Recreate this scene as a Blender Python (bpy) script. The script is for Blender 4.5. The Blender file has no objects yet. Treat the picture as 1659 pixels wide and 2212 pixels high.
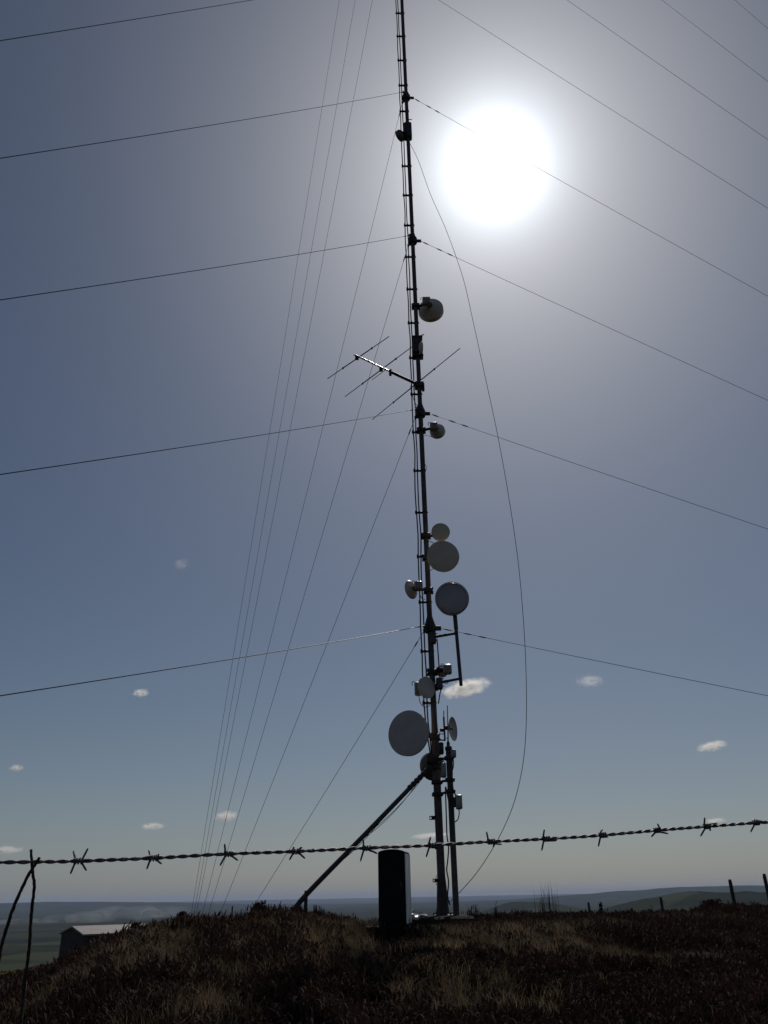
import bpy, math, random
import numpy as np
from mathutils import Vector, Matrix
R_ = math.radians
random.seed(7)
rng = np.random.default_rng(11)
sc = bpy.context.scene
C = sc.collection

# ------------------------------------------------------------------ camera
EYE = Vector((0, 0, 1.2))
FD, CX, CY = 1703.3, 829.5, 1106.0          # focal length and centre of the measured picture (1659 x 2212)
PITCH, ROLL = R_(26.05), R_(1.12)
F = Vector((0, math.cos(PITCH), math.sin(PITCH)))
U0 = Vector((0, -math.sin(PITCH), math.cos(PITCH)))
R0 = Vector((1, 0, 0))
RT = R0 * math.cos(ROLL) - U0 * math.sin(ROLL)
UP = R0 * math.sin(ROLL) + U0 * math.cos(ROLL)
cam = bpy.data.cameras.new('camera')
cam.sensor_fit = 'VERTICAL'; cam.sensor_height = 24.0; cam.sensor_width = 18.0
cam.lens = 24.0 * FD / 2212.0
cam.clip_start = 0.05; cam.clip_end = 120000
co = bpy.data.objects.new('camera', cam); C.objects.link(co)
M3 = Matrix((RT, UP, -F)).transposed()
co.matrix_world = Matrix.Translation(EYE) @ M3.to_4x4()
sc.camera = co

def ray(x, y):
    return F + RT * ((x - CX) / FD) + UP * ((CY - y) / FD)
def P(x, y, Y):
    d = ray(x, y); return EYE + d * (Y / d.y)
def PZ(x, y, z):
    return EYE + ray(x, y) * z
def zc(p):
    return (p - EYE).dot(F)
def proj(p):
    v = p - EYE; k = v.dot(F)
    return CX + FD * v.dot(RT) / k, CY - FD * v.dot(UP) / k

# ------------------------------------------------------------------ light
SUN = ray(1070, 358).normalized()
SUN_EL = math.asin(SUN.z); SUN_AZ = math.atan2(SUN.x, SUN.y)
SKY_STRENGTH = 0.05
EXPOSURE = -0.86
w = bpy.data.worlds.new('World'); sc.world = w; w.use_nodes = True
nt = w.node_tree; nt.nodes.clear()
def N(t, typ, **kw):
    n = t.nodes.new(typ)
    for k, v in kw.items(): setattr(n, k, v)
    return n
out = N(nt, 'ShaderNodeOutputWorld'); bg = N(nt, 'ShaderNodeBackground')
sky = N(nt, 'ShaderNodeTexSky', sky_type='NISHITA', sun_disc=False, sun_elevation=SUN_EL, sun_rotation=SUN_AZ,
        altitude=250.0, air_density=1.0, dust_density=1.7, ozone_density=2.0)
bg.inputs['Strength'].default_value = SKY_STRENGTH
# sun glow with camera bloom painted into the sky, by angle from the sun
tc = N(nt, 'ShaderNodeTexCoord')
nrm = N(nt, 'ShaderNodeVectorMath', operation='NORMALIZE'); nt.links.new(tc.outputs['Generated'], nrm.inputs[0])
dot = N(nt, 'ShaderNodeVectorMath', operation='DOT_PRODUCT'); nt.links.new(nrm.outputs[0], dot.inputs[0])
dot.inputs[1].default_value = SUN
mn = N(nt, 'ShaderNodeMath', operation='MINIMUM'); mn.inputs[1].default_value = 0.9999999; nt.links.new(dot.outputs['Value'], mn.inputs[0])
ac = N(nt, 'ShaderNodeMath', operation='ARCCOSINE'); nt.links.new(mn.outputs[0], ac.inputs[0])
def expfall(amp, deg):
    m = N(nt, 'ShaderNodeMath', operation='MULTIPLY'); m.inputs[1].default_value = -1.0 / R_(deg); nt.links.new(ac.outputs[0], m.inputs[0])
    e = N(nt, 'ShaderNodeMath', operation='EXPONENT'); nt.links.new(m.outputs[0], e.inputs[0])
    a = N(nt, 'ShaderNodeMath', operation='MULTIPLY'); a.inputs[1].default_value = amp; nt.links.new(e.outputs[0], a.inputs[0])
    return a
g1 = expfall(120.0, 1.85); g2 = expfall(6.2, 8.0)
gs = N(nt, 'ShaderNodeMath', operation='ADD'); nt.links.new(g1.outputs[0], gs.inputs[0]); nt.links.new(g2.outputs[0], gs.inputs[1])
gc = N(nt, 'ShaderNodeMixRGB', blend_type='MULTIPLY'); gc.inputs[0].default_value = 1.0; gc.inputs[1].default_value = (0.87, 0.97, 1.06, 1)
nt.links.new(gs.outputs[0], gc.inputs[2])
hs = N(nt, 'ShaderNodeHueSaturation'); hs.inputs['Saturation'].default_value = 1.0
nt.links.new(sky.outputs[0], hs.inputs['Color'])
tint = N(nt, 'ShaderNodeMixRGB', blend_type='MULTIPLY'); tint.inputs[0].default_value = 1.0; tint.inputs[2].default_value = (0.925, 1.00, 1.08, 1)   # the camera's cool white balance
nt.links.new(hs.outputs[0], tint.inputs[1])
ad = N(nt, 'ShaderNodeMixRGB', blend_type='ADD'); ad.inputs[0].default_value = 1.0
nt.links.new(tint.outputs[0], ad.inputs[1]); nt.links.new(gc.outputs[0], ad.inputs[2])
sz = N(nt, 'ShaderNodeSeparateXYZ'); nt.links.new(nrm.outputs[0], sz.inputs[0])     # milky air low over the horizon, all round
mz = N(nt, 'ShaderNodeMath', operation='MAXIMUM'); mz.inputs[1].default_value = 0.0; nt.links.new(sz.outputs['Z'], mz.inputs[0])
mk = N(nt, 'ShaderNodeMath', operation='MULTIPLY'); mk.inputs[1].default_value = -1 / 0.13; nt.links.new(mz.outputs[0], mk.inputs[0])
me_ = N(nt, 'ShaderNodeMath', operation='EXPONENT'); nt.links.new(mk.outputs[0], me_.inputs[0])
mc = N(nt, 'ShaderNodeMixRGB', blend_type='MULTIPLY'); mc.inputs[0].default_value = 1.0; mc.inputs[1].default_value = (3.05, 3.55, 4.15, 1); nt.links.new(me_.outputs[0], mc.inputs[2])
ad2 = N(nt, 'ShaderNodeMixRGB', blend_type='ADD'); ad2.inputs[0].default_value = 1.0
nt.links.new(ad.outputs[0], ad2.inputs[1]); nt.links.new(mc.outputs[0], ad2.inputs[2])
nt.links.new(ad2.outputs[0], bg.inputs['Color']); nt.links.new(bg.outputs[0], out.inputs['Surface'])

sl = bpy.data.lights.new('sun', 'SUN'); sl.energy = 4.6; sl.angle = R_(0.5); sl.color = (1.0, 0.95, 0.88)
so = bpy.data.objects.new('sun', sl); C.objects.link(so)
so.rotation_euler = (-SUN).to_track_quat('-Z', 'Y').to_euler(); so.location = SUN * 60
vs = sc.view_settings
sc.display_settings.display_device = 'sRGB'
vs.view_transform = 'Standard'; vs.look = 'None'; vs.exposure = EXPOSURE; vs.gamma = 1; vs.use_curve_mapping = False
sc.cycles.max_bounces = 6; sc.cycles.volume_bounces = 4; sc.cycles.transparent_max_bounces = 16
sc.cycles.sample_clamp_indirect = 4.0
try:
    sc.cycles.volume_max_steps = 256
except Exception: pass

# ------------------------------------------------------------------ materials
def mat(name, c1, c2=None, rough=0.6, metal=0.0, scale=4.0, bump=0.0, bscale=30.0, spec=0.5, detail=6.0, lo=0.35, hi=0.65, trans=0.0, c3=None):
    m = bpy.data.materials.new(name); m.use_nodes = True
    t = m.node_tree; b = t.nodes['Principled BSDF']
    b.inputs['Roughness'].default_value = rough; b.inputs['Metallic'].default_value = metal
    b.inputs['Specular IOR Level'].default_value = spec
    tcn = N(t, 'ShaderNodeTexCoord'); nz = N(t, 'ShaderNodeTexNoise')
    nz.inputs['Scale'].default_value = scale; nz.inputs['Detail'].default_value = detail; nz.inputs['Roughness'].default_value = 0.62
    t.links.new(tcn.outputs['Object'], nz.inputs['Vector'])
    rp = N(t, 'ShaderNodeValToRGB'); rp.color_ramp.elements[0].position = lo; rp.color_ramp.elements[1].position = hi
    c2 = c2 or tuple(x * 0.8 for x in c1)
    rp.color_ramp.elements[0].color = (*c2, 1); rp.color_ramp.elements[1].color = (*c1, 1)
    if c3:
        e = rp.color_ramp.elements.new((lo + hi) / 2); e.color = (*c3, 1)
    t.links.new(nz.outputs['Fac'], rp.inputs[0]); t.links.new(rp.outputs[0], b.inputs['Base Color'])
    if bump:
        n2 = N(t, 'ShaderNodeTexNoise'); n2.inputs['Scale'].default_value = bscale; n2.inputs['Detail'].default_value = 8
        t.links.new(tcn.outputs['Object'], n2.inputs['Vector'])
        bp = N(t, 'ShaderNodeBump'); bp.inputs['Strength'].default_value = bump; bp.inputs['Distance'].default_value = 0.02
        t.links.new(n2.outputs['Fac'], bp.inputs['Height']); t.links.new(bp.outputs[0], b.inputs['Normal'])
    if trans:
        o = t.nodes['Material Output']; tr = N(t, 'ShaderNodeBsdfTranslucent'); mx = N(t, 'ShaderNodeMixShader')
        t.links.new(rp.outputs[0], tr.inputs['Color']); mx.inputs[0].default_value = trans
        t.links.new(b.outputs[0], mx.inputs[1]); t.links.new(tr.outputs[0], mx.inputs[2]); t.links.new(mx.outputs[0], o.inputs['Surface'])
    return m
def volmat(name, color, density, aniso):
    m = bpy.data.materials.new(name); m.use_nodes = True
    t = m.node_tree; t.nodes.clear()
    o = N(t, 'ShaderNodeOutputMaterial'); v = N(t, 'ShaderNodeVolumePrincipled')
    v.inputs['Color'].default_value = (*color, 1); v.inputs['Density'].default_value = density; v.inputs['Anisotropy'].default_value = aniso
    t.links.new(v.outputs[0], o.inputs['Volume'])
    try: m.cycles.homogeneous_volume = True
    except Exception: pass
    return m
M = {
 'steel': mat('mast_steel', (0.12, 0.09, 0.078), (0.06, 0.045, 0.04), 0.6, 0.1, 7, 0.15, 40),
 'dark': mat('dark_steel', (0.07, 0.052, 0.048), (0.035, 0.027, 0.025), 0.6, 0.1, 9, 0.2, 60),
 'alu': mat('aluminium_tube', (0.55, 0.55, 0.56), (0.48, 0.48, 0.49), 0.38, 0.9, 12),
 'rubber': mat('black_cable', (0.03, 0.028, 0.03), (0.018, 0.017, 0.018), 0.5, 0, 12),
 'white': mat('white_dish_paint', (0.72, 0.60, 0.48), (0.60, 0.49, 0.39), 0.35, 0, 5, 0.03, 30),
 'cream': mat('cream_radome', (0.74, 0.58, 0.42), (0.64, 0.50, 0.35), 0.5, 0, 5, 0.03, 30),
 'greyrad': mat('grey_radome', (0.62, 0.51, 0.45), (0.53, 0.43, 0.385), 0.6, 0, 6, 0.03, 40),
 'darkrad': mat('dark_grey_dish', (0.11, 0.092, 0.088), (0.08, 0.068, 0.064), 0.3, 0, 5, 0.03, 30),
 'gloss': mat('glossy_grey_radome', (0.42, 0.35, 0.34), (0.34, 0.285, 0.28), 0.18, 0, 4, 0.02, 20),
 'box': mat('radio_box_paint', (0.42, 0.36, 0.31), (0.31, 0.265, 0.23), 0.4, 0, 8, 0.05, 40),
 'wire': mat('galvanised_wire', (0.24, 0.19, 0.20), (0.09, 0.065, 0.07), 0.5, 0.2, 160, 0.2, 400),
 'guy': mat('guy_strand', (0.08, 0.08, 0.085), (0.05, 0.05, 0.05), 0.5, 0.5, 6),
 'cab': mat('dark_green_grp', (0.012, 0.011, 0.010), (0.007, 0.0065, 0.006), 0.55, 0, 5, 0.05, 60, spec=0.12),
 'cabsheen': mat('pale_side_sheen', (0.80, 0.81, 0.78), (0.7, 0.71, 0.68), 0.3, 0, 6, 0.05, 40),  # grazing sky and sun sheen on the cabinet's side, put in as pale colour
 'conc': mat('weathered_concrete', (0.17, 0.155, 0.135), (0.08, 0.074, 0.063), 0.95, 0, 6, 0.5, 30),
 'plinth': mat('dark_concrete', (0.045, 0.04, 0.036), (0.02, 0.018, 0.016), 0.95, 0, 5, 0.6, 25, spec=0.1),  # dark concrete tone, mottled at random
 'wood': mat('weathered_post', (0.06, 0.05, 0.043), (0.03, 0.025, 0.022), 0.85, 0, 18, 0.5, 60),
 'stick': mat('dry_stick', (0.09, 0.06, 0.045), (0.03, 0.02, 0.016), 0.8, 0, 60, 0.4, 200),
 'stone': mat('hut_render', (0.055, 0.048, 0.045), (0.028, 0.024, 0.023), 0.9, 0, 2.2, 0.5, 8),
 'roofing': mat('hut_roof_sheet', (0.22, 0.195, 0.185), (0.15, 0.13, 0.125), 0.6, 0, 0.8, 0.1, 6),
 'plastic': mat('crumpled_sheet', (0.6, 0.6, 0.6), (0.35, 0.35, 0.36), 0.3, 0, 9),
}

# ------------------------------------------------------------------ mesh helpers
class MB:
    def __init__(s): s.v = []; s.f = []
    def add(s, vs, fs):
        o = len(s.v); s.v += [tuple(x) for x in vs]; s.f += [tuple(i + o for i in f) for f in fs]; return s
    def box(s, c, ax, ay, az, bev=0.0):          # half-axis vectors, with chamfered long edges
        ax, ay, az = Vector(ax), Vector(ay), Vector(az); c = Vector(c)
        if bev <= 0:
            vs = [c + ax * i + ay * j + az * k for k in (-1, 1) for (i, j) in ((-1, -1), (1, -1), (1, 1), (-1, 1))]
            return s.add(vs, [(3, 2, 1, 0), (4, 5, 6, 7), (0, 1, 5, 4), (1, 2, 6, 5), (2, 3, 7, 6), (3, 0, 4, 7)])
        bx, by, bz = (min(0.45, bev / max(a.length, 1e-6)) for a in (ax, ay, az))
        rings = []
        for kz, ins in ((-1, 1), (-1 + bz, 0), (1 - bz, 0), (1, 1)):
            sx, sy = 1 - bx * ins, 1 - by * ins
            pts = [(-sx + bx, -sy), (sx - bx, -sy), (sx, -sy + by), (sx, sy - by), (sx - bx, sy), (-sx + bx, sy), (-sx, sy - by), (-sx, -sy + by)]
            rings.append([c + ax * i + ay * j + az * kz for i, j in pts])
        vs = [p for r in rings for p in r]; fs = []
        for k in range(3):
            for i in range(8):
                j = (i + 1) % 8; fs.append((k * 8 + i, k * 8 + j, (k + 1) * 8 + j, (k + 1) * 8 + i))
        fs += [tuple(range(7, -1, -1)), tuple(range(24, 32))]
        return s.add(vs, fs)
    def tube(s, pts, r, n=8, cap=True):
        pts = [Vector(p) for p in pts]; k = len(pts)
        rs = r if isinstance(r, (list, tuple)) else [r] * k
        vs = []; fs = []
        t0 = (pts[1] - pts[0]).normalized()
        a = t0.orthogonal().normalized()
        for i, p in enumerate(pts):
            t = (pts[min(i + 1, k - 1)] - pts[max(i - 1, 0)]).normalized()
            a = (a - t * a.dot(t)).normalized(); b = t.cross(a)
            for q in range(n):
                th = 2 * math.pi * q / n
                vs.append(p + (a * math.cos(th) + b * math.sin(th)) * rs[i])
        for i in range(k - 1):
            for q in range(n):
                q2 = (q + 1) % n
                fs.append((i * n + q, i * n + q2, (i + 1) * n + q2, (i + 1) * n + q))
        if cap: fs += [tuple(range(n - 1, -1, -1)), tuple(range((k - 1) * n, k * n))]
        return s.add(vs, fs)
    def lathe(s, o, axis, prof, n=48):            # prof: (radius, along axis)
        o = Vector(o); axis = Vector(axis).normalized(); a = axis.orthogonal().normalized(); b = axis.cross(a)
        vs = []; fs = []
        for r, t in prof:
            for q in range(n):
                th = 2 * math.pi * q / n
                vs.append(o + axis * t + (a * math.cos(th) + b * math.sin(th)) * max(r, 1e-4))
        k = len(prof)
        for i in range(k - 1):
            for q in range(n):
                q2 = (q + 1) % n
                fs.append((i * n + q, i * n + q2, (i + 1) * n + q2, (i + 1) * n + q))
        fs += [tuple(range(n - 1, -1, -1)), tuple(range((k - 1) * n, k * n))]
        return s.add(vs, fs)

def mesh_obj(name, mb, m, parent=None, loc=None, smooth=True):
    base = Vector((0, 0, 0))
    if parent is not None:
        q = parent
        while q.parent: q = q.parent
        base = Vector(q.location)
    elif loc is not None: base = Vector(loc)
    me = bpy.data.meshes.new(name)
    me.from_pydata([tuple(Vector(v) - base) for v in mb.v], [], mb.f); me.validate(); me.update()
    if smooth:
        me.polygons.foreach_set('use_smooth', [True] * len(me.polygons)); me.set_sharp_from_angle(angle=R_(38))
    me.materials.append(M[m] if isinstance(m, str) else m)
    o = bpy.data.objects.new(name, me); C.objects.link(o)
    if parent is not None: o.parent = parent
    else: o.location = base
    return o
def tag(o, label, cat, group=None, kind=None):
    if label: o['label'] = label
    if cat: o['category'] = cat
    if group: o['group'] = group
    if kind: o['kind'] = kind
    return o
def thing(name, label, cat, loc, group=None):
    o = bpy.data.objects.new(name, None); C.objects.link(o); o.location = Vector(loc); o.empty_display_size = 0.2
    return tag(o, label, cat, group)
def lerp(a, b, t): return a + (b - a) * t
def smooth_path(pts, n=6):
    pts = [Vector(p) for p in pts]; o = []
    for i in range(len(pts) - 1):
        p0, p1, p2, p3 = pts[max(i - 1, 0)], pts[i], pts[i + 1], pts[min(i + 2, len(pts) - 1)]
        for k in range(n):
            t = k / n
            o.append(0.5 * ((2 * p1) + (p2 - p0) * t + (2 * p0 - 5 * p1 + 4 * p2 - p3) * t * t + (3 * p1 - p0 - 3 * p2 + p3) * t ** 3))
    o.append(pts[-1]); return o

# ------------------------------------------------------------------ terrain
MY = 15.0                                       # the mast's distance
A0 = P(957, 1977, MY); A1 = P(868, 0, MY)
MDIR = (A1 - A0).normalized()
def mast_at(row):                               # point of the mast's axis seen at a picture row
    lo, hi = -3.0, 90.0
    for _ in range(60):
        m = (lo + hi) / 2
        if proj(A0 + MDIR * m)[1] > row: lo = m
        else: hi = m
    return A0 + MDIR * lo
CAB = P(848, 2003, 12.3)

SKYLINE = [(-700, 2260), (-300, 2230), (0, 2165), (51, 2137), (94, 2116), (133, 2092), (200, 2050), (270, 2016), (324, 2002), (390, 1989), (461, 1985),
           (523, 1982), (575, 1970), (640, 1969), (700, 1977), (766, 1988), (840, 1992), (960, 1982), (1080, 1975), (1200, 1973), (1289, 1968), (1380, 1965),
           (1481, 1958), (1544, 1951), (1659, 1948), (2000, 1930), (2400, 1925)]
RCT = [(-700, 9), (0, 10.5), (133, 11.5), (324, 13), (523, 14.5), (640, 15), (766, 16), (960, 16.5), (1200, 18), (1380, 22), (1659, 27), (2400, 30)]
def _azel(x, y):
    d = ray(x, y); return math.atan2(d.x, d.y), d.z / math.hypot(d.x, d.y)
_ta, _te = zip(*[_azel(x, y + 15) for x, y in SKYLINE])
_ra = [_azel(x, 1960)[0] for x, _ in RCT]; _rr = [r for _, r in RCT]
_ta = np.array((-3.2, -1.4) + _ta + (1.4, 3.2)); _te = np.array((-0.1, -0.1) + _te + (-0.05, -0.1))
_ra = np.array([-3.2] + _ra + [3.2]); _rr = np.array([10.0] + _rr + [10.0])
_perm = rng.random((256, 256))
def vnoise(x, y):
    xi = np.floor(x).astype(int); yi = np.floor(y).astype(int); fx = x - xi; fy = y - yi
    fx = fx * fx * (3 - 2 * fx); fy = fy * fy * (3 - 2 * fy)
    g = lambda i, j: _perm[i % 256, j % 256]
    return (g(xi, yi) * (1 - fx) + g(xi + 1, yi) * fx) * (1 - fy) + (g(xi, yi + 1) * (1 - fx) + g(xi + 1, yi + 1) * fx) * fy
def fbm(x, y, o=4):
    s = 0; a = 0.5
    for i in range(o):
        s = s + a * vnoise(x * 2 ** i + 17.3 * i, y * 2 ** i + 5.1 * i); a *= 0.5
    return s
def sstep(a, b, x):
    t = np.clip((x - a) / (b - a), 0, 1); return t * t * (3 - 2 * t)
PLAIN = -110.0
def bump(th, r, x0, r0, A, wl, wr, wrad):
    t0 = _azel(x0, 1940)[0]; d = th - t0
    wth = np.where(d < 0, wl, wr)
    return A * np.exp(-(d / wth) ** 2) * np.exp(-((r - r0) / wrad) ** 2)
def terrain(x, y):
    x = np.asarray(x, float); y = np.asarray(y, float)
    r = np.hypot(x, y) + 1e-6; th = np.arctan2(x, y)
    rc = np.interp(th, _ra, _rr); zcst = rc * np.interp(th, _ta, _te)
    near = -1.15 + (zcst + 1.15) * sstep(2.5, 1.0, (r * 0 + 1)) if False else None
    s = sstep(2.2, 1.0 * 0 + 1e9, r) if False else np.clip((r - 2.2) / (0.8 * rc - 2.2), 0, 1)
    s = s * s * (3 - 2 * s)
    z = -1.15 + (zcst + 1.15) * s
    d = np.maximum(r - rc, 0)
    fall = 0.055 * d + 0.35 * (np.maximum(r - 75, 0)) * sstep(75, 220, r)
    z = z - fall
    z = z + (fbm(x * 0.9, y * 0.9) - 0.47) * 0.22 * sstep(2, 6, r) * (1 - sstep(60, 90, r))
    far = PLAIN + (fbm(x / 900, y / 900) - 0.47) * 16 * sstep(600, 3000, r)
    k = fbm(th * 40 + 9, r / 1500)
    far = far + bump(th, r, 830, 33000, 105, 9, 9, 5000)
    far = far + bump(th, r, 1480, 3600, 107, 0.10, 0.40, 700) * (0.88 + 0.24 * k)
    far = far + bump(th, r, 1130, 5200, 78, 0.045, 0.07, 900) * (0.85 + 0.3 * k)
    far = far + bump(th, r, 1570, 13500, 178, 0.20, 0.13, 2200) * (0.93 + 0.14 * k)
    far = far + bump(th, r, 100, 15500, 140, 0.5, 0.22, 2500) * (0.94 + 0.12 * k)
    z = np.maximum(z, far)
    # the levelled pads under the cabinet and the mast
    for (c, rad) in ((CAB - EYE, 0.9), (A0 - EYE + Vector((-0.1, -0.5, -0.2)), 1.5)):
        dd = np.hypot(x - c.x, y - c.y); q = 1 - sstep(rad * 0.55, rad * 1.5, dd)
        z = z * (1 - q) + (c.z - 0.03) * q
    return z + EYE.z
def tz(x, y): return float(terrain(np.array([x]), np.array([y]))[0])

angs = np.concatenate([np.arange(-180, -40, 4.0), np.arange(-40, 40, 0.3), np.arange(40, 180, 4.0)])
radii = np.concatenate([[0.25], np.geomspace(0.6, 39000, 250)])
TH, RR = np.meshgrid(np.radians(angs), radii)
X = RR * np.sin(TH); Y = RR * np.cos(TH); Z = terrain(X, Y)
nr, na = X.shape
verts = np.stack([X, Y, Z], -1).reshape(-1, 3)
ii, jj = np.meshgrid(np.arange(nr - 1), np.arange(na), indexing='ij'); j2 = (jj + 1) % na
quads = np.stack([ii * na + jj, ii * na + j2, (ii + 1) * na + j2, (ii + 1) * na + jj], -1).reshape(-1, 4)[:, ::-1]
def np_mesh(name, verts, faces, m):
    me = bpy.data.meshes.new(name); n = faces.shape[1]
    me.vertices.add(len(verts)); me.vertices.foreach_set('co', verts.astype(np.float32).ravel())
    me.loops.add(faces.size); me.loops.foreach_set('vertex_index', faces.astype(np.int32).ravel())
    me.polygons.add(len(faces)); me.polygons.foreach_set('loop_start', np.arange(0, faces.size, n, dtype=np.int32))
    me.polygons.foreach_set('loop_total', np.full(len(faces), n, dtype=np.int32))
    me.update(calc_edges=True); me.validate(); me.materials.append(m)
    o = bpy.data.objects.new(name, me); C.objects.link(o); return o
gm = bpy.data.materials.new('moor_and_fields'); gm.use_nodes = True
t = gm.node_tree; b = t.nodes['Principled BSDF']; b.inputs['Roughness'].default_value = 1.0; b.inputs['Specular IOR Level'].default_value = 0.0
geo = N(t, 'ShaderNodeNewGeometry')
def noise_ramp(scale, stops, detail=6):
    nz = N(t, 'ShaderNodeTexNoise'); nz.inputs['Scale'].default_value = scale; nz.inputs['Detail'].default_value = detail
    t.links.new(geo.outputs['Position'], nz.inputs['Vector'])
    rp = N(t, 'ShaderNodeValToRGB'); els = rp.color_ramp.elements
    while len(els) < len(stops): els.new(0.5)
    for e, (p, c) in zip(els, stops): e.position = p; e.color = (*c, 1)
    t.links.new(nz.outputs['Fac'], rp.inputs[0]); return rp
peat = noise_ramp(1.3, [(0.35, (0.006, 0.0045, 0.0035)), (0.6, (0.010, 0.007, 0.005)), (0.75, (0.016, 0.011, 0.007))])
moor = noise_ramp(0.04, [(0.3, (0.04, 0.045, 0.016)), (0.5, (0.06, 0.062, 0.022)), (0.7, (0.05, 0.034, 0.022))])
# far fields: cells of slightly different greens and browns
vo = N(t, 'ShaderNodeTexVoronoi'); vo.inputs['Scale'].default_value = 1 / 260.0; t.links.new(geo.outputs['Position'], vo.inputs['Vector'])
fr = N(t, 'ShaderNodeValToRGB'); sx = N(t, 'ShaderNodeSeparateColor'); t.links.new(vo.outputs['Color'], sx.inputs[0]); t.links.new(sx.outputs[0], fr.inputs[0])
els = fr.color_ramp.elements; els.new(0.4); els.new(0.75)
for e, (p, c) in zip(els, [(0, (0.014, 0.020, 0.012)), (0.4, (0.022, 0.026, 0.014)), (0.75, (0.030, 0.036, 0.018)), (1.0, (0.044, 0.048, 0.026))]): e.position = p; e.color = (*c, 1)
ln = N(t, 'ShaderNodeVectorMath', operation='LENGTH'); t.links.new(geo.outputs['Position'], ln.inputs[0])
def band(a, b_):
    mr = N(t, 'ShaderNodeMapRange'); mr.inputs['From Min'].default_value = a; mr.inputs['From Max'].default_value = b_
    t.links.new(ln.outputs['Value'], mr.inputs['Value']); return mr
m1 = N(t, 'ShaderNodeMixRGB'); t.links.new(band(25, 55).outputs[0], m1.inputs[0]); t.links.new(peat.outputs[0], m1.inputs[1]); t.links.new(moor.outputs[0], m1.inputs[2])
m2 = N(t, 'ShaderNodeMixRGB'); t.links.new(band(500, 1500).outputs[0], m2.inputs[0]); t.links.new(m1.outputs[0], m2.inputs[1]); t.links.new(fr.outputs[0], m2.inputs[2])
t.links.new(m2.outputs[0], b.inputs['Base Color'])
nb = N(t, 'ShaderNodeTexNoise'); nb.inputs['Scale'].default_value = 14; nb.inputs['Detail'].default_value = 8; t.links.new(geo.outputs['Position'], nb.inputs['Vector'])
bp = N(t, 'ShaderNodeBump'); bp.inputs['Strength'].default_value = 0.8; bp.inputs['Distance'].default_value = 0.06
t.links.new(nb.outputs['Fac'], bp.inputs['Height']); t.links.new(bp.outputs[0], b.inputs['Normal'])
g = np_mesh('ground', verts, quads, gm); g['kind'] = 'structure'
g.data.polygons.foreach_set('use_smooth', [True] * len(g.data.polygons))

# ------------------------------------------------------------------ the mast
mast = thing('guyed_mast', 'tall dark steel pole mast with cables clamped along its left side', 'mast', A0)
TOP_ROW = -700
pm = MB(); top = mast_at(TOP_ROW)
rows = [1977, 1590, 1560, TOP_ROW]
pts = [A0, mast_at(1600), mast_at(1560), mast_at(1365), mast_at(1350), mast_at(900), mast_at(880), top]
pm.tube(pts, [0.07, 0.07, 0.056, 0.056, 0.053, 0.053, 0.050, 0.050], 20)
mesh_obj('pole', pm, 'steel', mast)
fm = MB(); up = MDIR
fm.lathe(A0 - up * 0.03, up, [(0.19, 0), (0.185, 0.035), (0.15, 0.045), (0.115, 0.10), (0.10, 0.17), (0.094, 0.30), (0.084, 0.46), (0.071, 0.62)], 24)
for k in range(6):
    a = 2 * math.pi * k / 6 + 0.3; d = Vector((math.cos(a), math.sin(a), 0))
    fm.tube([A0 + d * 0.165 - up * 0.02, A0 + d * 0.165 + up * 0.04], 0.014, 6)
mesh_obj('mast_foot', fm, 'dark', mast)
# guy collars
COLLARS = [1357, 893, 520, 211, -44, -250, -440, -640]
LEFTV = Vector((-1, 0, 0))
def collar_mb(c):
    mb = MB(); k = zc(c) / 15.0; 
    mb.lathe(c - up * 0.09, up, [(0.055, 0), (0.10, 0.0), (0.115, 0.03), (0.115, 0.14), (0.10, 0.18), (0.075, 0.26), (0.056, 0.33)], 20)
    for a in (124, 244, 4):
        d = Vector((math.cos(R_(a)), math.sin(R_(a)), 0))
        mb.box(c + d * 0.16, d * 0.06, d.cross(up).normalized() * 0.012, up * 0.05, 0.006)
        mb.tube([c + d * 0.19 - d.cross(up) * 0.03, c + d * 0.19 + d.cross(up) * 0.03], 0.014, 8)
    return mb
for i, row in enumerate(COLLARS):
    c = mast_at(row)
    if i == 0: col0 = mesh_obj('guy_collar', collar_mb(c), 'dark', mast); c00 = c
    else:
        o = col0.copy(); C.objects.link(o); o.parent = mast; o.location = c - c00
# feeder cables held off the mast by clamps
CL = [28.7, 78.6, 130.5, 184.7, 240.5, 359, 422, 487, 555, 624.8, 697.7, 772.9, 851.5, 933.5, 1016.7, 1107, 1202, 1300.5, 1406.5, 1518]
allrows = [-600, -480, -360, -260, -170, -95, -30] + CL + [1600, 1652]
def off(row, dx, dy=0.0): return mast_at(row) + Vector((dx, dy, 0))
for k, dx in enumerate((-0.178, -0.122)):
    pts = []
    for i, rw in enumerate(allrows):
        x = dx if rw < 1540 else lerp(dx, dx * 0.55, (rw - 1518) / 134)
        pts.append(off(rw, x))
        if i + 1 < len(allrows):
            r2 = (rw + allrows[i + 1]) / 2; j = random.uniform(-0.012, 0.018)
            pts.append(off(r2, (x if r2 < 1540 else x * 0.9) + j))
    mesh_obj('feeder_cable', MB().tube(smooth_path(pts, 3), 0.0135, 8), 'rubber', mast)
def clamp_mb(c):
    mb = MB()
    mb.box(c + Vector((-0.125, 0, 0)), (0.085, 0, 0), (0, 0.02, 0), (0, 0, 0.022), 0.006)
    mb.box(c + Vector((-0.185, -0.015, 0)), (0.022, 0, 0), (0, 0.028, 0), (0, 0, 0.042), 0.008)
    mb.box(c + Vector((-0.118, -0.015, 0)), (0.02, 0, 0), (0, 0.026, 0), (0, 0, 0.036), 0.008)
    mb.tube([c + Vector((0.062 * math.cos(q), 0.062 * math.sin(q), 0)) for q in np.linspace(0, 2 * math.pi, 14)], 0.007, 6)
    return mb
cl0 = None
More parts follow.
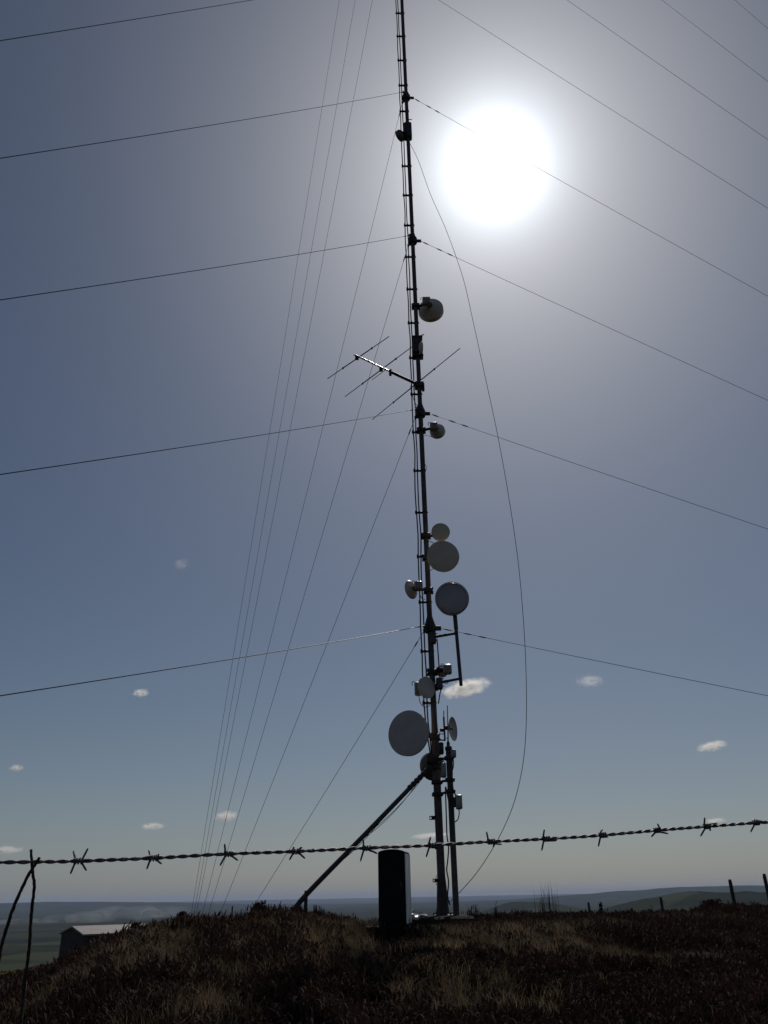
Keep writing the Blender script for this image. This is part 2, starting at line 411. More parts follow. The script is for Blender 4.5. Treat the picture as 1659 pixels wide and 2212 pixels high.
for rw in [-600, -480, -360, -260, -170, -95, -30] + CL:
    c = mast_at(rw)
    if cl0 is None: cl0 = mesh_obj('cable_clamp', clamp_mb(c), 'dark', mast); cc0 = c
    else:
        o = cl0.copy(); C.objects.link(o); o.parent = mast; o.location = c - cc0
# step brackets low on the mast's left side
for (x, y, hw, hh) in ((935, 1766.7, 0.06, 0.026), (941, 1902, 0.05, 0.022)):
    p = P(x, y, MY - 0.02); mb = MB(); q = mast_at(y)
    for s in (-1, 1): mb.box(p + Vector((0, 0, s * hh)), (hw, 0, 0), (0, 0.03, 0), (0, 0, 0.006))
    mb.box(p + Vector((-hw + 0.006, 0, 0)), (0.006, 0, 0), (0, 0.03, 0), (0, 0, hh - 0.006))
    mb.box(p + Vector((hw * 0.3, 0.032, 0)), (hw * 0.7, 0, 0), (0, 0.004, 0), (0, 0, hh))
    mesh_obj('side_bracket', mb, 'dark', mast)
# thin leads creeping down the pole
def lead(name, pix, r, m='rubber', parent=mast, Yd=MY):
    return mesh_obj(name, MB().tube(smooth_path([P(*(p if len(p) == 3 else (p[0], p[1], Yd))) for p in pix], 5), r, 6), m, parent)
lead('thin_lead', [(944, 1380), (947, 1420), (950, 1465), (952, 1490), (950, 1500), (947, 1520)], 0.012, Yd=14.93)
lead('thin_lead', [(962, 1700), (964, 1760), (965.5, 1805), (969, 1830), (967, 1860), (965, 1880), (969, 1905), (967, 1935), (972, 1955)], 0.012, Yd=14.94)
lead('thin_lead', [(948, 1885), (943, 1893), (941, 1902), (944, 1912), (950, 1918)], 0.005, Yd=14.92)
lead('thin_lead', [(918, 1003), (921, 1010), (918, 1022), (914, 1030)], 0.006, Yd=14.94)
lead('thin_lead', [(889, 829), (887, 838), (892, 858), (900, 876), (905, 884)], 0.006, Yd=14.9)

# ------------------------------------------------------------------ dish antennas
def dish(label, x, y, pr, n, Yd, kind='drum', m='white', depth=0.55, mount=None, radio=None, group='dish antennas on the mast', name='dish_antenna', rim=False):
    c = P(x, y, Yd); rad = pr * zc(c) / FD; n = Vector(n).normalized()
    th = thing(name, label, 'dish antenna', c, group)
    mb = MB(); d = depth * rad
    if kind == 'drum':
        prof = [(0.16 * rad, -0.55 * d - 0.12 * rad), (0.45 * rad, -0.55 * d - 0.02 * rad), (0.78 * rad, -0.38 * d), (0.96 * rad, -0.12 * d), (rad, -0.08 * d), (rad, 0.42 * d), (rad * 1.015, 0.43 * d), (rad * 1.015, 0.48 * d), (0.97 * rad, 0.5 * d)]
        mesh_obj('reflector_drum', mb.lathe(c, n, prof, 56), m, th)
        rp = [(0.972 * rad, 0.49 * d), (0.94 * rad, 0.53 * d), (0.7 * rad, 0.56 * d), (0.35 * rad, 0.575 * d), (0.02 * rad, 0.58 * d)]
        if rim: rp = [(0.99 * rad, 0.50 * d), (0.975 * rad, 0.52 * d), (0.915 * rad, 0.70 * d), (0.89 * rad, 0.70 * d), (0.865 * rad, 0.58 * d), (0.6 * rad, 0.63 * d), (0.02 * rad, 0.66 * d)]
        mesh_obj('radome', MB().lathe(c, n, rp, 56), m, th)
    else:                                            # open shallow bowl with a feed
        prof = [(0.1 * rad, -d), (0.5 * rad, -0.75 * d), (0.85 * rad, -0.28 * d), (rad, 0), (rad * 1.02, 0.01), (rad * 0.99, 0.012), (0.84 * rad, -0.25 * d), (0.5 * rad, -0.7 * d), (0.1 * rad, -0.93 * d)]
        mesh_obj('reflector_bowl', mb.lathe(c, n, prof, 56), m, th)
        mesh_obj('feed', MB().lathe(c - n * d, n, [(0.07 * rad, 0), (0.06 * rad, d * 0.9), (0.13 * rad, d * 0.92), (0.13 * rad, d * 1.15), (0.03 * rad, d * 1.25)], 16), 'box', th)
    back = c - n * (0.55 * d + 0.1 * rad if kind == 'drum' else d)
    if mount:                                        # arm from the back of the dish to a pole point
        q = mount; mm = MB()
        mid = back - n * 0.06
        mm.tube([back + n * 0.03, mid], 0.05, 12)
        mm.tube([mid, lerp(mid, q, 0.5), q], 0.032, 10)
        v = (q - mid).normalized()
        mm.box(q, (0.085, 0, 0), (0, 0.085, 0), (0, 0, 0.05), 0.012)
        for s in (-1, 1):
            mm.box(q + Vector((0, 0, s * 0.065)), (0.10, 0, 0), (0, 0.012, 0), (0, 0, 0.008))
            mm.tube([q + Vector((-0.09, -0.07, s * 0.04)), q + Vector((-0.09, 0.09, s * 0.04))], 0.008, 6)
            mm.tube([q + Vector((0.09, -0.07, s * 0.04)), q + Vector((0.09, 0.09, s * 0.04))], 0.008, 6)
        mesh_obj('mounting_bracket', mm, 'dark', th)
    if radio:                                        # (pixel x, y, half width, half height, Y)
        rx, ry, rw, rh, rY = radio; rc = P(rx, ry, rY); k = zc(rc) / FD
        rmb = MB(); side = Vector((1, 0, 0)) * rw * k
        fwd = Vector((0, 1, 0)); 
        rmb.box(rc, side, fwd * max(0.07, rw * k * 0.7), (0, 0, rh * k), 0.02)
        for s in (-0.66, -0.33, 0, 0.33, 0.66):      # cooling ribs
            rmb.box(rc + side * s - fwd * (max(0.07, rw * k * 0.7) + 0.008), side * 0.05, fwd * 0.0085, (0, 0, rh * k * 0.8))
        ro = mesh_obj('radio_unit', rmb, 'box', th)
        hb = MB(); t0 = rc + Vector((-rw * k * 0.85, 0, rh * k)); 
        hb.tube([t0 + Vector((0, 0, -0.01)), t0 + Vector((-0.02, 0, 0.02)), t0 + Vector((-0.05, 0, 0.015)), t0 + Vector((-0.05, 0, -0.06))], 0.008, 6)
        mesh_obj('handle', hb, 'box', ro)
        mesh_obj('coupling', MB().tube([rc, back + n * 0.02], min(rw * k * 0.6, 0.06), 12), 'dark', th)
    return th
def cable(th, pix, r=0.007):
    mesh_obj('lead', MB().tube(smooth_path([P(*p) for p in pix], 6), r, 6), 'rubber', th)

d = dish('topmost round dish right of the mast, seen from behind below the sun', 930.5, 668, 27.0, (0.12, 1, 0.05), 15.25, depth=0.7, mount=mast_at(662), radio=(921, 651.5, 8.5, 9.5, 14.92)); 
d = dish('small dish seen edge-on, close to the right side of the mast above the yagi', 907, 757, 18.5, (1, 0.12, 0), 15.0, depth=0.45, mount=mast_at(752))
bm_ = MB(); q = mast_at(752)
bm_.box(q + Vector((-0.01, -0.02, 0.05)), (0.10, 0, 0), (0, 0.09, 0), (0, 0, 0.24), 0.02)
bm_.tube([q + Vector((0.02, 0, 0.34)), q + Vector((0.17, 0, 0.40))], 0.012, 6)
for s in (-1, 1): bm_.box(q + Vector((0, -0.02, s * 0.27)), (0.125, 0, 0), (0, 0.10, 0), (0, 0, 0.018), 0.004)
mesh_obj('clamp_housing', bm_, 'dark', d)
d = dish('small round dish right of the mast just below the yagi, radio box behind', 944.5, 930.5, 16.5, (0.25, 1, 0), 15.2, depth=0.8, mount=mast_at(930), radio=(937, 922, 8, 9.5, 14.95))
cable(d, [(917, 941, 14.95), (926, 941, 14.95), (936, 945, 15.0), (941, 944, 15.1)])
d = dish('small plain dish directly above a larger cream dish, its round face towards us', 951.5, 1150.5, 19.7, (0.03, -1, -0.05), 14.8, m='cream', mount=mast_at(1158) + Vector((0, 0, 0)))
d = dish('larger cream dish touching the mast, under the small plain one', 956.5, 1203, 34.4, (0.1, -1, -0.05), 14.7, m='cream', depth=0.4, mount=mast_at(1205))
cable(d, [(920, 1171, 14.9), (927, 1169, 14.85), (937, 1174, 14.8), (937, 1180, 14.8)]); cable(d, [(927, 1239, 14.9), (930, 1232, 14.88), (938, 1228, 14.85)])
d = dish('tilted white dish left of the mast with a sunlit top edge', 888.5, 1273.5, 20.5, (-0.74, 0.66, 0.0), 14.95, kind='bowl', depth=0.45, mount=mast_at(1276), radio=(904, 1266, 9, 10, 14.78))
cable(d, [(907, 1285, 14.85), (911, 1292, 14.85), (918, 1296, 14.9)])
dg = dish('glossy dark grey drum dish on top of the pipe stand beside the mast', 975.8, 1294.5, 36.2, (0.02, -1, -0.1), 14.85, m='gloss', depth=0.5, rim=True)
d = dish('dish seen from behind with a square radio box, between the mast and the pipe stand', 954, 1449, 13, (0.5, 0.85, 0), 15.05, depth=1.0, mount=mast_at(1452), radio=(966.5, 1446, 9, 10.5, 14.85))
cable(d, [(957, 1472, 14.9), (963, 1477, 14.9), (970, 1472, 14.9)])
d = dish('oval white dish just left of the mast with a radio box on its left', 919.5, 1485.5, 23.0, (0.66, -0.75, 0), 14.78, depth=0.4, radio=(903, 1488, 7.5, 14.5, 14.85), mount=mast_at(1484))
cable(d, [(905, 1502, 14.85), (907, 1516, 14.85), (916, 1527, 14.85), (926, 1525, 14.88), (932, 1516, 14.92)])
d = dish('biggest dish of all, a flat grey disc low on the left side of the mast', 884, 1584.5, 47.5, (-0.5, -0.87, 0.0), 14.8, m='greyrad', depth=0.3, mount=mast_at(1592) + Vector((0, 0, 0)))
d = dish('narrow open dish turned to the right, behind the thin whip antenna', 978.2, 1574.5, 25.2, (0.9, -0.40, 0.0), 14.9, kind='bowl', depth=0.3)
mb = MB(); a = P(964, 1573, 14.9)
mb.box(P(966, 1572, 14.9), (0.055, 0, 0), (0, 0.04, 0), (0, 0, 0.035), 0.01)
mb.tube([P(958.5, 1549, 14.9), P(961, 1599, 14.9)], 0.017, 8); mb.tube([P(947, 1597.5, 14.95), P(962, 1599, 14.9)], 0.017, 8)
mb.tube([P(958.6, 1535, 14.9), P(959, 1560, 14.9)], 0.009, 6); mb.tube([P(947, 1586, 14.95), P(961, 1585, 14.9)], 0.008, 6)
mb.box(P(955, 1577, 14.92), (0.04, 0, 0), (0, 0.03, 0), (0, 0, 0.03), 0.008)
mesh_obj('mounting_bracket', mb, 'dark', d)
cable(d, [(969, 1582, 14.9), (967, 1592, 14.9), (962, 1596, 14.9)], 0.005)
d = dish('dark dish mostly hidden behind the mast where the slanting pipe meets it', 936, 1655, 29, (-0.45, 0.9, 0), 15.3, m='darkrad', depth=0.5, mount=mast_at(1656))
d = dish('tiny dark dish high on the left of the mast, level with the sun', 866, 292, 12.5, (-0.75, 0.65, 0), 14.95, depth=0.9, m='darkrad', mount=mast_at(284))
mb = MB(); q = mast_at(284); mb.box(q, (0.11, 0, 0), (0, 0.09, 0), (0, 0, 0.30), 0.03); mb.tube([q + Vector((0.02, -0.05, 0.42)), q + Vector((0.13, -0.05, 0.42))], 0.012, 6)
mb.tube([q + Vector((0.03, -0.05, 0.3)), q + Vector((0.03, -0.05, 0.5))], 0.016, 6)
mesh_obj('clamp_housing', mb, 'dark', d)

# pipe stand holding the glossy dish off the mast
ps = thing('pipe_stand', 'upright pipe held off the mast by two arms, under the glossy dark dish', 'bracket', P(996, 1481, 14.85))
a_, b_ = P(980.5, 1305, 14.95), P(996, 1481, 14.9)
mesh_obj('upright_pipe', MB().tube([a_, lerp(a_, b_, 0.32), lerp(a_, b_, 0.33), b_], [0.042, 0.042, 0.034, 0.034], 14), 'steel', ps)
for (x0, y0, x1, y1) in ((933, 1377, 984, 1368), (947, 1475, 992, 1466)):
    mb = MB().tube([P(x0, y0, 14.95), P(x1, y1, 14.9)], 0.027, 10)
    mb.box(P(x0 + 2, y0 + 2, 14.95), (0.06, 0, 0), (0, 0.09, 0), (0, 0, 0.10), 0.01)
    for s in (-1, 1): mb.tube([P(x0 - 4, y0, 14.9) + Vector((0, -0.03, s * 0.07)), P(x0 + 12, y0, 14.9) + Vector((0, -0.03, s * 0.07))], 0.01, 6)
    mesh_obj('arm', mb, 'steel', ps)

# ------------------------------------------------------------------ yagi aerial (lies in a level plane)
q = mast_at(833); zy = q.z
def PH(x, y):
    dd = ray(x, y); return EYE + dd * ((zy - EYE.z) / dd.z)
yg = thing('yagi_aerial', 'three-element yagi aerial with a shiny boom pointing out to the left of the mast', 'antenna', q)
tip, root, mid = PH(765, 766), PH(914, 836), PH(843, 803)
mesh_obj('boom', MB().tube([tip, lerp(mid, root, 0.3)], 0.019, 12), 'alu', yg)
mb = MB().tube([mid, root], 0.033, 12)
mb.box(q, (0.10, 0, 0), (0, 0.10, 0), (0, 0, 0.07), 0.015); mb.box(root, (0.03, 0, 0), (0, 0.05, 0), (0, 0, 0.10), 0.01)
mb.box(mid + Vector((0, 0, -0.02)), (0.03, 0, 0), (0, 0.05, 0), (0, 0, 0.07), 0.01)
mesh_obj('support_tube', mb, 'steel', yg)
for k, ((x0, y0), (x1, y1), (xc, yc)) in enumerate((((707.7, 818), (840.3, 726.8), (771, 772)), ((745.3, 856.7), (899, 742.5), (823, 797)), ((804.5, 906), (993.6, 752.4), (899, 830)))):
    a_, b_ = PH(x0, y0), PH(x1, y1)
    mb = MB().tube([a_, lerp(a_, b_, 0.26), lerp(a_, b_, 0.27), lerp(a_, b_, 0.73), lerp(a_, b_, 0.74), b_], [0.009, 0.009, 0.0125, 0.0125, 0.009, 0.009], 8)
    for s in (0.265, 0.735): mb.box(lerp(a_, b_, s), (0.018, 0, 0), (0, 0.018, 0), (0, 0, 0.02), 0.004)
    if k == 1:
        o1, o2 = lerp(a_, b_, 0.40) + Vector((0, 0, -0.09)), lerp(a_, b_, 0.60) + Vector((0, 0, -0.09))
        mb.tube([o1, o2], 0.007, 6)
    e = mesh_obj('element', mb, 'steel', yg)
    cbox = PH(xc, yc)
    mesh_obj('element_clamp', MB().box(cbox + Vector((0, 0, -0.01)), (0.04, 0, 0), (0, 0.04, 0), (0, 0, 0.045), 0.01), 'dark', e)

# ------------------------------------------------------------------ second pole and the boxes on it
sp0, sp1 = P(986, 1981, 14.7), P(968.5, 1614, 14.7)
sp = thing('support_pole', 'shorter second steel pole standing just right of the mast', 'pole', sp0)
mesh_obj('pole', MB().tube([sp0 - Vector((0, 0, 0.1)), sp1], 0.052, 18), 'steel', sp)
mb = MB(); mb.box(sp1 + Vector((0, 0, -0.02)), (0.06, 0, 0), (0, 0.06, 0), (0, 0, 0.03), 0.01)
mesh_obj('pole_cap', mb, 'dark', sp)
for y, hw in ((1640, 0.16), (1690, 0.17), (1716, 0.15)):
    a_ = lerp(sp1, sp0, (y - 1614) / 367); b_ = mast_at(y)
    mb = MB().box((a_ + b_) / 2, (b_ - a_) * 0.5, (0, 0.03, 0), (0, 0, 0.02), 0.005)
    mb.box(a_, (0.085, 0, 0), (0, 0.085, 0), (0, 0, 0.03), 0.01); mb.box(b_, (0.10, 0, 0), (0, 0.10, 0), (0, 0, 0.03), 0.01)
    mesh_obj('tie_clamp', mb, 'dark', sp)
for pix in ([(963, 1700, 14.7), (967, 1720, 14.6), (972, 1745, 14.62), (975, 1780, 14.64)], [(977, 1640, 14.6), (977, 1680, 14.6), (979, 1705, 14.6), (984, 1718, 14.62), (985, 1735, 14.63)],
            [(968, 1640, 14.6), (969, 1680, 14.6), (971, 1720, 14.6), (974, 1760, 14.62)]):
    mesh_obj('thin_lead', MB().tube(smooth_path([P(*p) for p in pix], 5), 0.012, 6), 'rubber', sp)
wh = thing('whip_antenna', 'thin upright whip antenna on the tip of the second pole', 'antenna', sp1)
a_, b_ = P(966.3, 1524, 14.7), sp1
mesh_obj('rod', MB().tube([b_, lerp(b_, a_, 0.55), lerp(b_, a_, 0.56), a_], [0.012, 0.011, 0.009, 0.008], 8), 'dark', wh)
mesh_obj('base_mount', MB().lathe(b_, (0, 0, 1), [(0.03, 0), (0.03, 0.08), (0.015, 0.1), (0.012, 0.16)], 12), 'dark', wh)
def ebox(name, label, x, y, hw, hh, Yd, m='box', dep=0.08, group='equipment boxes on the poles', bracket=None, lead_=None, cat='equipment box'):
    c = P(x, y, Yd); k = zc(c) / FD
    th = thing(name, label, cat, c, group)
    mb = MB().box(c, (hw * k, 0, 0), (0, dep, 0), (0, 0, hh * k), 0.014)
    mesh_obj('casing', mb, m, th)
    mesh_obj('lid', MB().box(c + Vector((0, -dep - 0.008, 0)), (hw * k * 0.86, 0, 0), (0, 0.009, 0), (0, 0, hh * k * 0.9), 0.006), m, th)
    if bracket: mesh_obj('bracket', MB().box(P(*bracket[:3]), (bracket[3] * k, 0, 0), (0, 0.05, 0), (0, 0, bracket[4] * k), 0.008), 'dark', th)
    if lead_: mesh_obj('lead', MB().tube(smooth_path([P(*p) for p in lead_], 6), 0.009, 6), 'rubber', th)
    return th
ebox('junction_box', 'small pale box near the top right of the second pole', 979.2, 1628.5, 5.6, 8, 14.62, bracket=(973, 1630, 14.68, 5, 5), lead_=[(979, 1637, 14.62), (980, 1650, 14.6), (978, 1662, 14.6), (974, 1672, 14.62)])
ebox('antenna_panel', 'pale upright box sticking out right of the second pole with a looping lead', 991.3, 1732.5, 6.6, 14.5, 14.62, bracket=(982, 1733, 14.66, 5, 10), lead_=[(991, 1747, 14.6), (992, 1757, 14.6), (989, 1770, 14.6), (982, 1776, 14.64)])
ebox('junction_box', 'tall narrow grey box between mast and second pole, uppermost of two', 952.5, 1617, 5.5, 12, 14.72, m='dark')
ebox('junction_box', 'tall narrow grey box between mast and second pole, lower of two', 958.5, 1664, 5, 15, 14.7, m='box')
ebox('junction_box', 'dark box on the left face of the mast where the cables end', 930, 1640, 9, 9, 14.82, m='dark')

# ------------------------------------------------------------------ slanting cable pipe
b0, b1 = P(628, 1962, 13.6), P(934, 1652, 14.85)
br = thing('cable_pipe', 'long dark pipe slanting down left from the mast into the heather', 'pipe', b0)
path = [b0 - Vector((0, 0, 0.1)), lerp(b0, b1, 0.1) + Vector((0, 0, -0.03)), lerp(b0, b1, 0.5) + Vector((0, 0, -0.02)), lerp(b0, b1, 0.93), b1]
mesh_obj('pipe', MB().tube(smooth_path(path, 5), 0.040, 12), 'dark', br)
mb = MB(); v = (b1 - b0).normalized()
for s in np.linspace(0.82, 0.98, 7): mb.tube([lerp(b0, b1, s - 0.006), lerp(b0, b1, s + 0.006)], 0.05, 10)
mb.box(lerp(b0, b1, 0.985), v * 0.09, (0, 0.05, 0), v.cross(Vector((0, 1, 0))).normalized() * 0.055, 0.015)
mesh_obj('clamp_band', mb, 'dark', br)
for s0, s1, sag in ((0.93, 0.5, 0.07), (0.88, 0.45, 0.09), (0.62, 0.28, 0.05)):
    pts = []
    for i in range(14):
        tt = i / 13; p = lerp(b0, b1, lerp(s0, s1, tt)); pts.append(p + Vector((0.02, -0.04, -0.03 - sag * 4 * tt * (1 - tt))))
    mesh_obj('loose_lead', MB().tube(pts, 0.005, 5), 'rubber', br)
p0 = P(661.5, 1924, 13.7); p1 = P(659.5, 1975, 13.7)
mesh_obj('prop', MB().tube([p1, p0], 0.028, 8), 'dark', br)

# slack cable bowing out to the right
pix = [(880, 300), (903, 345), (930, 420), (965, 500), (1000, 600), (1021, 690), (1045, 800), (1075, 940), (1100, 1080), (1120, 1220), (1132, 1360), (1137, 1480), (1136, 1580), (1128, 1660), (1110, 1735), (1085, 1795), (1060, 1840), (1030, 1885), (1000, 1920), (972, 1948), (960, 1958)]
o = mesh_obj('slack_cable', MB().tube(smooth_path([P(x, y, MY - 0.05) for x, y in pix], 6), 0.006, 6), 'guy', loc=P(960, 1958, MY))
tag(o, 'loose thin cable bowing far out to the right of the mast', 'cable')

# ------------------------------------------------------------------ guy wires
MX = A0
def hit(x, y, deg):                              # where a sight line meets the upright plane through the mast in a bearing
    dv = Vector((math.cos(R_(deg)), math.sin(R_(deg)), 0)); n = Vector((dv.y, -dv.x, 0)); dd = ray(x, y)
    return EYE + dd * (n.dot(MX - EYE) / n.dot(dd))
GR = 'guy wires of the mast'
NTH = ['lowest', 'second lowest', 'third lowest', 'fourth lowest', 'fifth lowest']
def guy(label, row, x, y, deg, r, fittings, direction):
    c = mast_at(row); dv = Vector((math.cos(R_(deg)), math.sin(R_(deg)), 0)); c = c + dv * 0.2
    h = hit(x, y, deg); v = h - c
    e = h
    tt = 1.0
    for k in range(600):                         # carry the strand on to the ground
        tt = 1.0 + k * 0.02; e = c + v * tt
        if e.z < tz(e.x, e.y) + 0.05: break
    L = (e - c).length
    th = thing('guy_wire', label, 'guy wire', c, GR)
    pts = []
    hs_ = 1.0 / tt
    for i in range(41):
        s = i / 40
        sag = 0.004 * L * (4 * s * (1 - s)) - 0.004 * L * (4 * hs_ * (1 - hs_)) * s / hs_ if tt > 1 else 0
        pts.append(lerp(c, e, s) - Vector((0, 0, sag)))
    mesh_obj('strand', MB().tube(pts, r, 6), 'guy', th)
    vd = (pts[1] - pts[0]).normalized()
    for dist in fittings:
        mesh_obj('fitting', MB().tube([c + vd * (dist - 0.09), c + vd * (dist - 0.03), c + vd * (dist + 0.03), c + vd * (dist + 0.09)], [0.006, 0.014, 0.014, 0.006], 8), 'dark', th)
    return th
GRAD = 0.0052
for i, (row, y) in enumerate(zip(COLLARS[:5], (1503, 1025, 648, 342, 88))):
    guy('guy wire from the %s mast collar to the left edge' % NTH[i] if i < 4 else 'topmost thin guy wire crossing the top left corner to the left edge', row, 0, y, 244, GRAD, (0.12, 0.38), 'left')
for i, (row, y) in enumerate(zip(COLLARS, (1503, 1143, 865, 640, 450, 302, 176, 62))):
    lab = ('guy wire from the %s mast collar to the right edge' % NTH[i]) if i < 4 else \
        ['thin guy wire crossing the upper right sky beyond the sun, longest of the four there', 'thin guy wire crossing the upper right sky, second of the four there', 'thin guy wire near the top right corner, next to the cornermost one', 'thin guy wire cutting off the very top right corner'][i - 4]
    guy(lab, row, 1659, y, 4, GRAD, (0.15, 0.55, 0.85), 'right')
BL = [(0, 553.8, 1948, 'the lowest collar'), (1, 478.6, 1966, 'the second lowest collar'), (2, 453, 1964, 'the third lowest collar'), (3, 438.6, 1967, 'the fourth lowest collar'), (5, 426, 1964, None), (6, 421, 1964, None), (7, 415, 1964, None)]
for k, (i, x, y, w_) in enumerate(BL):
    lab = ('guy wire from %s down behind the heather at left' % w_) if w_ else \
        'thin near-vertical guy wire left of the mast, %s of the close bunch of three' % ('rightmost', 'middle', 'leftmost')[k - 4]
    guy(lab, COLLARS[i], x, y, 124, GRAD, (0.35,) if i < 4 else (), 'back')

# ------------------------------------------------------------------ cabinet, slab, plinth
cb = thing('metering_cabinet', 'dark upright cabinet with an arched top standing in front of the mast', 'cabinet', CAB)
yaw = R_(12); cxv = Vector((math.cos(yaw), -math.sin(yaw), 0)) if False else Vector((math.cos(yaw), math.sin(yaw), 0)); cyv = Vector((-cxv.y, cxv.x, 0))
k = zc(CAB) / FD
yaw = R_(-9); cxv = Vector((math.cos(yaw), -math.sin(yaw), 0)); cxv = Vector((math.cos(R_(9)), -math.sin(R_(9)), 0)); cyv = Vector((math.sin(R_(9)), math.cos(R_(9)), 0))
Wc, Dc, Hc = 30.0 * k, 0.26, P(845, 1841, 12.3).z - CAB.z
def cabinet_shell(w, dmin, dmax, h, arch, z0=0.0):
    pr = [(-w, z0), (w, z0)] + [(w * math.cos(a), h + arch * math.sin(a)) for a in np.linspace(0, math.pi, 15)]
    n = len(pr); mb = MB()
    vs = [CAB + cxv * x + cyv * dmin + Vector((0, 0, z)) for x, z in pr] + [CAB + cxv * x + cyv * dmax + Vector((0, 0, z)) for x, z in pr]
    fs = [tuple(range(n)), tuple(range(2 * n - 1, n - 1, -1))] + [(i, i + n, (i + 1) % n + n, (i + 1) % n) for i in range(n)]
    return mb.add(vs, fs)
mesh_obj('body', cabinet_shell(Wc, 0, 2 * Dc, Hc - 0.005, 0.045), 'cab', cb)
mesh_obj('door', cabinet_shell(Wc * 0.93, -0.014, -0.001, Hc - 0.035, 0.035, 0.06), 'cab', cb)
mb = MB().box(CAB + cxv * (Wc + 0.006) + cyv * Dc + Vector((0, 0, Hc * 0.5 + 0.01)), cxv * 0.005, cyv * (Dc - 0.012), Vector((0, 0, Hc * 0.5 - 0.03)))
mesh_obj('side_sheen', mb, 'cabsheen', cb)  # added thin plate that carries the painted sheen of the dark cabinet's side
mb = MB(); p = CAB + cxv * Wc * 0.72 - cyv * 0.02 + Vector((0, 0, Hc * 0.55)); mb.box(p, cxv * 0.012, cyv * 0.012, (0, 0, 0.05), 0.004)
mesh_obj('handle', mb, 'dark', cb)
sb = MB().box(CAB + Vector((0.18, 0.28, -0.035)), cxv * 0.62, cyv * 0.42, (0, 0, 0.033), 0.012)
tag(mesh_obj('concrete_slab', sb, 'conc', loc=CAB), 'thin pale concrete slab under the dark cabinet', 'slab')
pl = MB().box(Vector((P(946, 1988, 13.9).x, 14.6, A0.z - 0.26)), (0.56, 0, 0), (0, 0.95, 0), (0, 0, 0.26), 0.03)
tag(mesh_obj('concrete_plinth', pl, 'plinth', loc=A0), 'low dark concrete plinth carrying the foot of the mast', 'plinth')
# crumpled pale sheet beside the cabinet
c = P(897, 1970, 14.1); c.z = A0.z + 0.07; mb = MB(); n = 9
vs = [c + Vector(((i - 4) * 0.045 + random.uniform(-.015, .015), (j - 4) * 0.04, 0.09 * math.exp(-((i - 3) ** 2 + (j - 4) ** 2) / 9) - 0.06 + random.uniform(-0.025, 0.03))) for i in range(n) for j in range(n)]
mb.add(vs, [(i * n + j, (i + 1) * n + j, (i + 1) * n + j + 1, i * n + j + 1) for i in range(n - 1) for j in range(n - 1)])
so_ = mesh_obj('plastic_sheet', mb, 'plastic', loc=c, smooth=False); md = so_.modifiers.new('thick', 'SOLIDIFY'); md.thickness = 0.004
tag(so_, 'crumpled pale plastic sheet lying right of the cabinet at the mast foot', 'plastic sheet')

# ------------------------------------------------------------------ barbed wire
def wz(x): return 1.0 / lerp(1 / 1.0, 1 / 1.28, x / 1659.0)
WP = [(-260, 1869), (-60, 1865), (0, 1863), (70, 1862), (170, 1860), (332, 1853.5), (490, 1844.5), (640, 1839), (785, 1832), (930, 1826), (1058, 1818), (1180, 1812), (1302, 1804), (1420, 1793.5), (1530, 1785), (1630, 1777.5), (1659, 1776), (1900, 1757)]
line = smooth_path([PZ(x, y, wz(x)) for x, y in WP], 40)
bw = thing('barbed_wire', 'twisted two-strand barbed wire stretched across the picture close to the camera', 'barbed wire', PZ(829, 1830, wz(829)))
cum = [0.0]
for i in range(1, len(line)): cum.append(cum[-1] + (line[i] - line[i - 1]).length)
def along(s):
    i = min(max(int(np.searchsorted(cum, s)) - 1, 0), len(line) - 2); q = (s - cum[i]) / max(cum[i + 1] - cum[i], 1e-9)
    return lerp(line[i], line[i + 1], q), (line[i + 1] - line[i]).normalized()
SR = 0.00135
for ph in (0, math.pi):
    pts = []; s = 0.0; phase = ph
    while s < cum[-1]:
        p, tdir = along(s); a = tdir.cross(Vector((0, 0, 1))).normalized(); b = a.cross(tdir)
        phase = ph + 2 * math.pi * s / 0.031 + 0.5 * math.sin(s * 23)
        pts.append(p + (a * math.cos(phase) + b * math.sin(phase)) * SR); s += 0.0022
    mesh_obj('strand', MB().tube(pts, SR, 8), 'wire', bw)
c3, c4, c5 = (3.413, 0, 1782.1), (3.234, 459, 1771.3), (2.415, 972, 1739)
BARBS = [(c3, (580, 268), [(540, 190), (650, 172), (518, 365), (638, 340)]), (c3, (1140, 238), [(1104, 177), (1182, 210), (1088, 322), (1200, 282)]),
         (c4, (112, 235), [(84, 165), (50, 320), (178, 282)]), (c4, (585, 222), [(570, 190), (625, 192), (537, 283), (648, 273)]),
         (c4, (1075, 195), [(1050, 135), (1030, 290), (1150, 235), (1105, 220)]), (c4, (1530, 178), [(1520, 120), (1488, 263), (1592, 185), (1555, 205)]),
         (c5, (212, 190), [(187, 138), (222, 220), (268, 205)]), (c5, (500, 177), [(490, 127), (476, 240), (556, 186)]), (c5, (800, 157), [(799, 125), (777, 218), (828, 165)]),
         (c5, (1080, 132), [(1080, 97), (1048, 167), (1138, 150)]), (c5, (1340, 112), [(1328, 65), (1305, 165), (1395, 94), (1357, 135)]), (c5, (1597, 93), [(1585, 70), (1567, 143), (1640, 90)])]
def near_s(pt):
    i = min(range(len(line)), key=lambda j: (line[j] - pt).length); return cum[i]
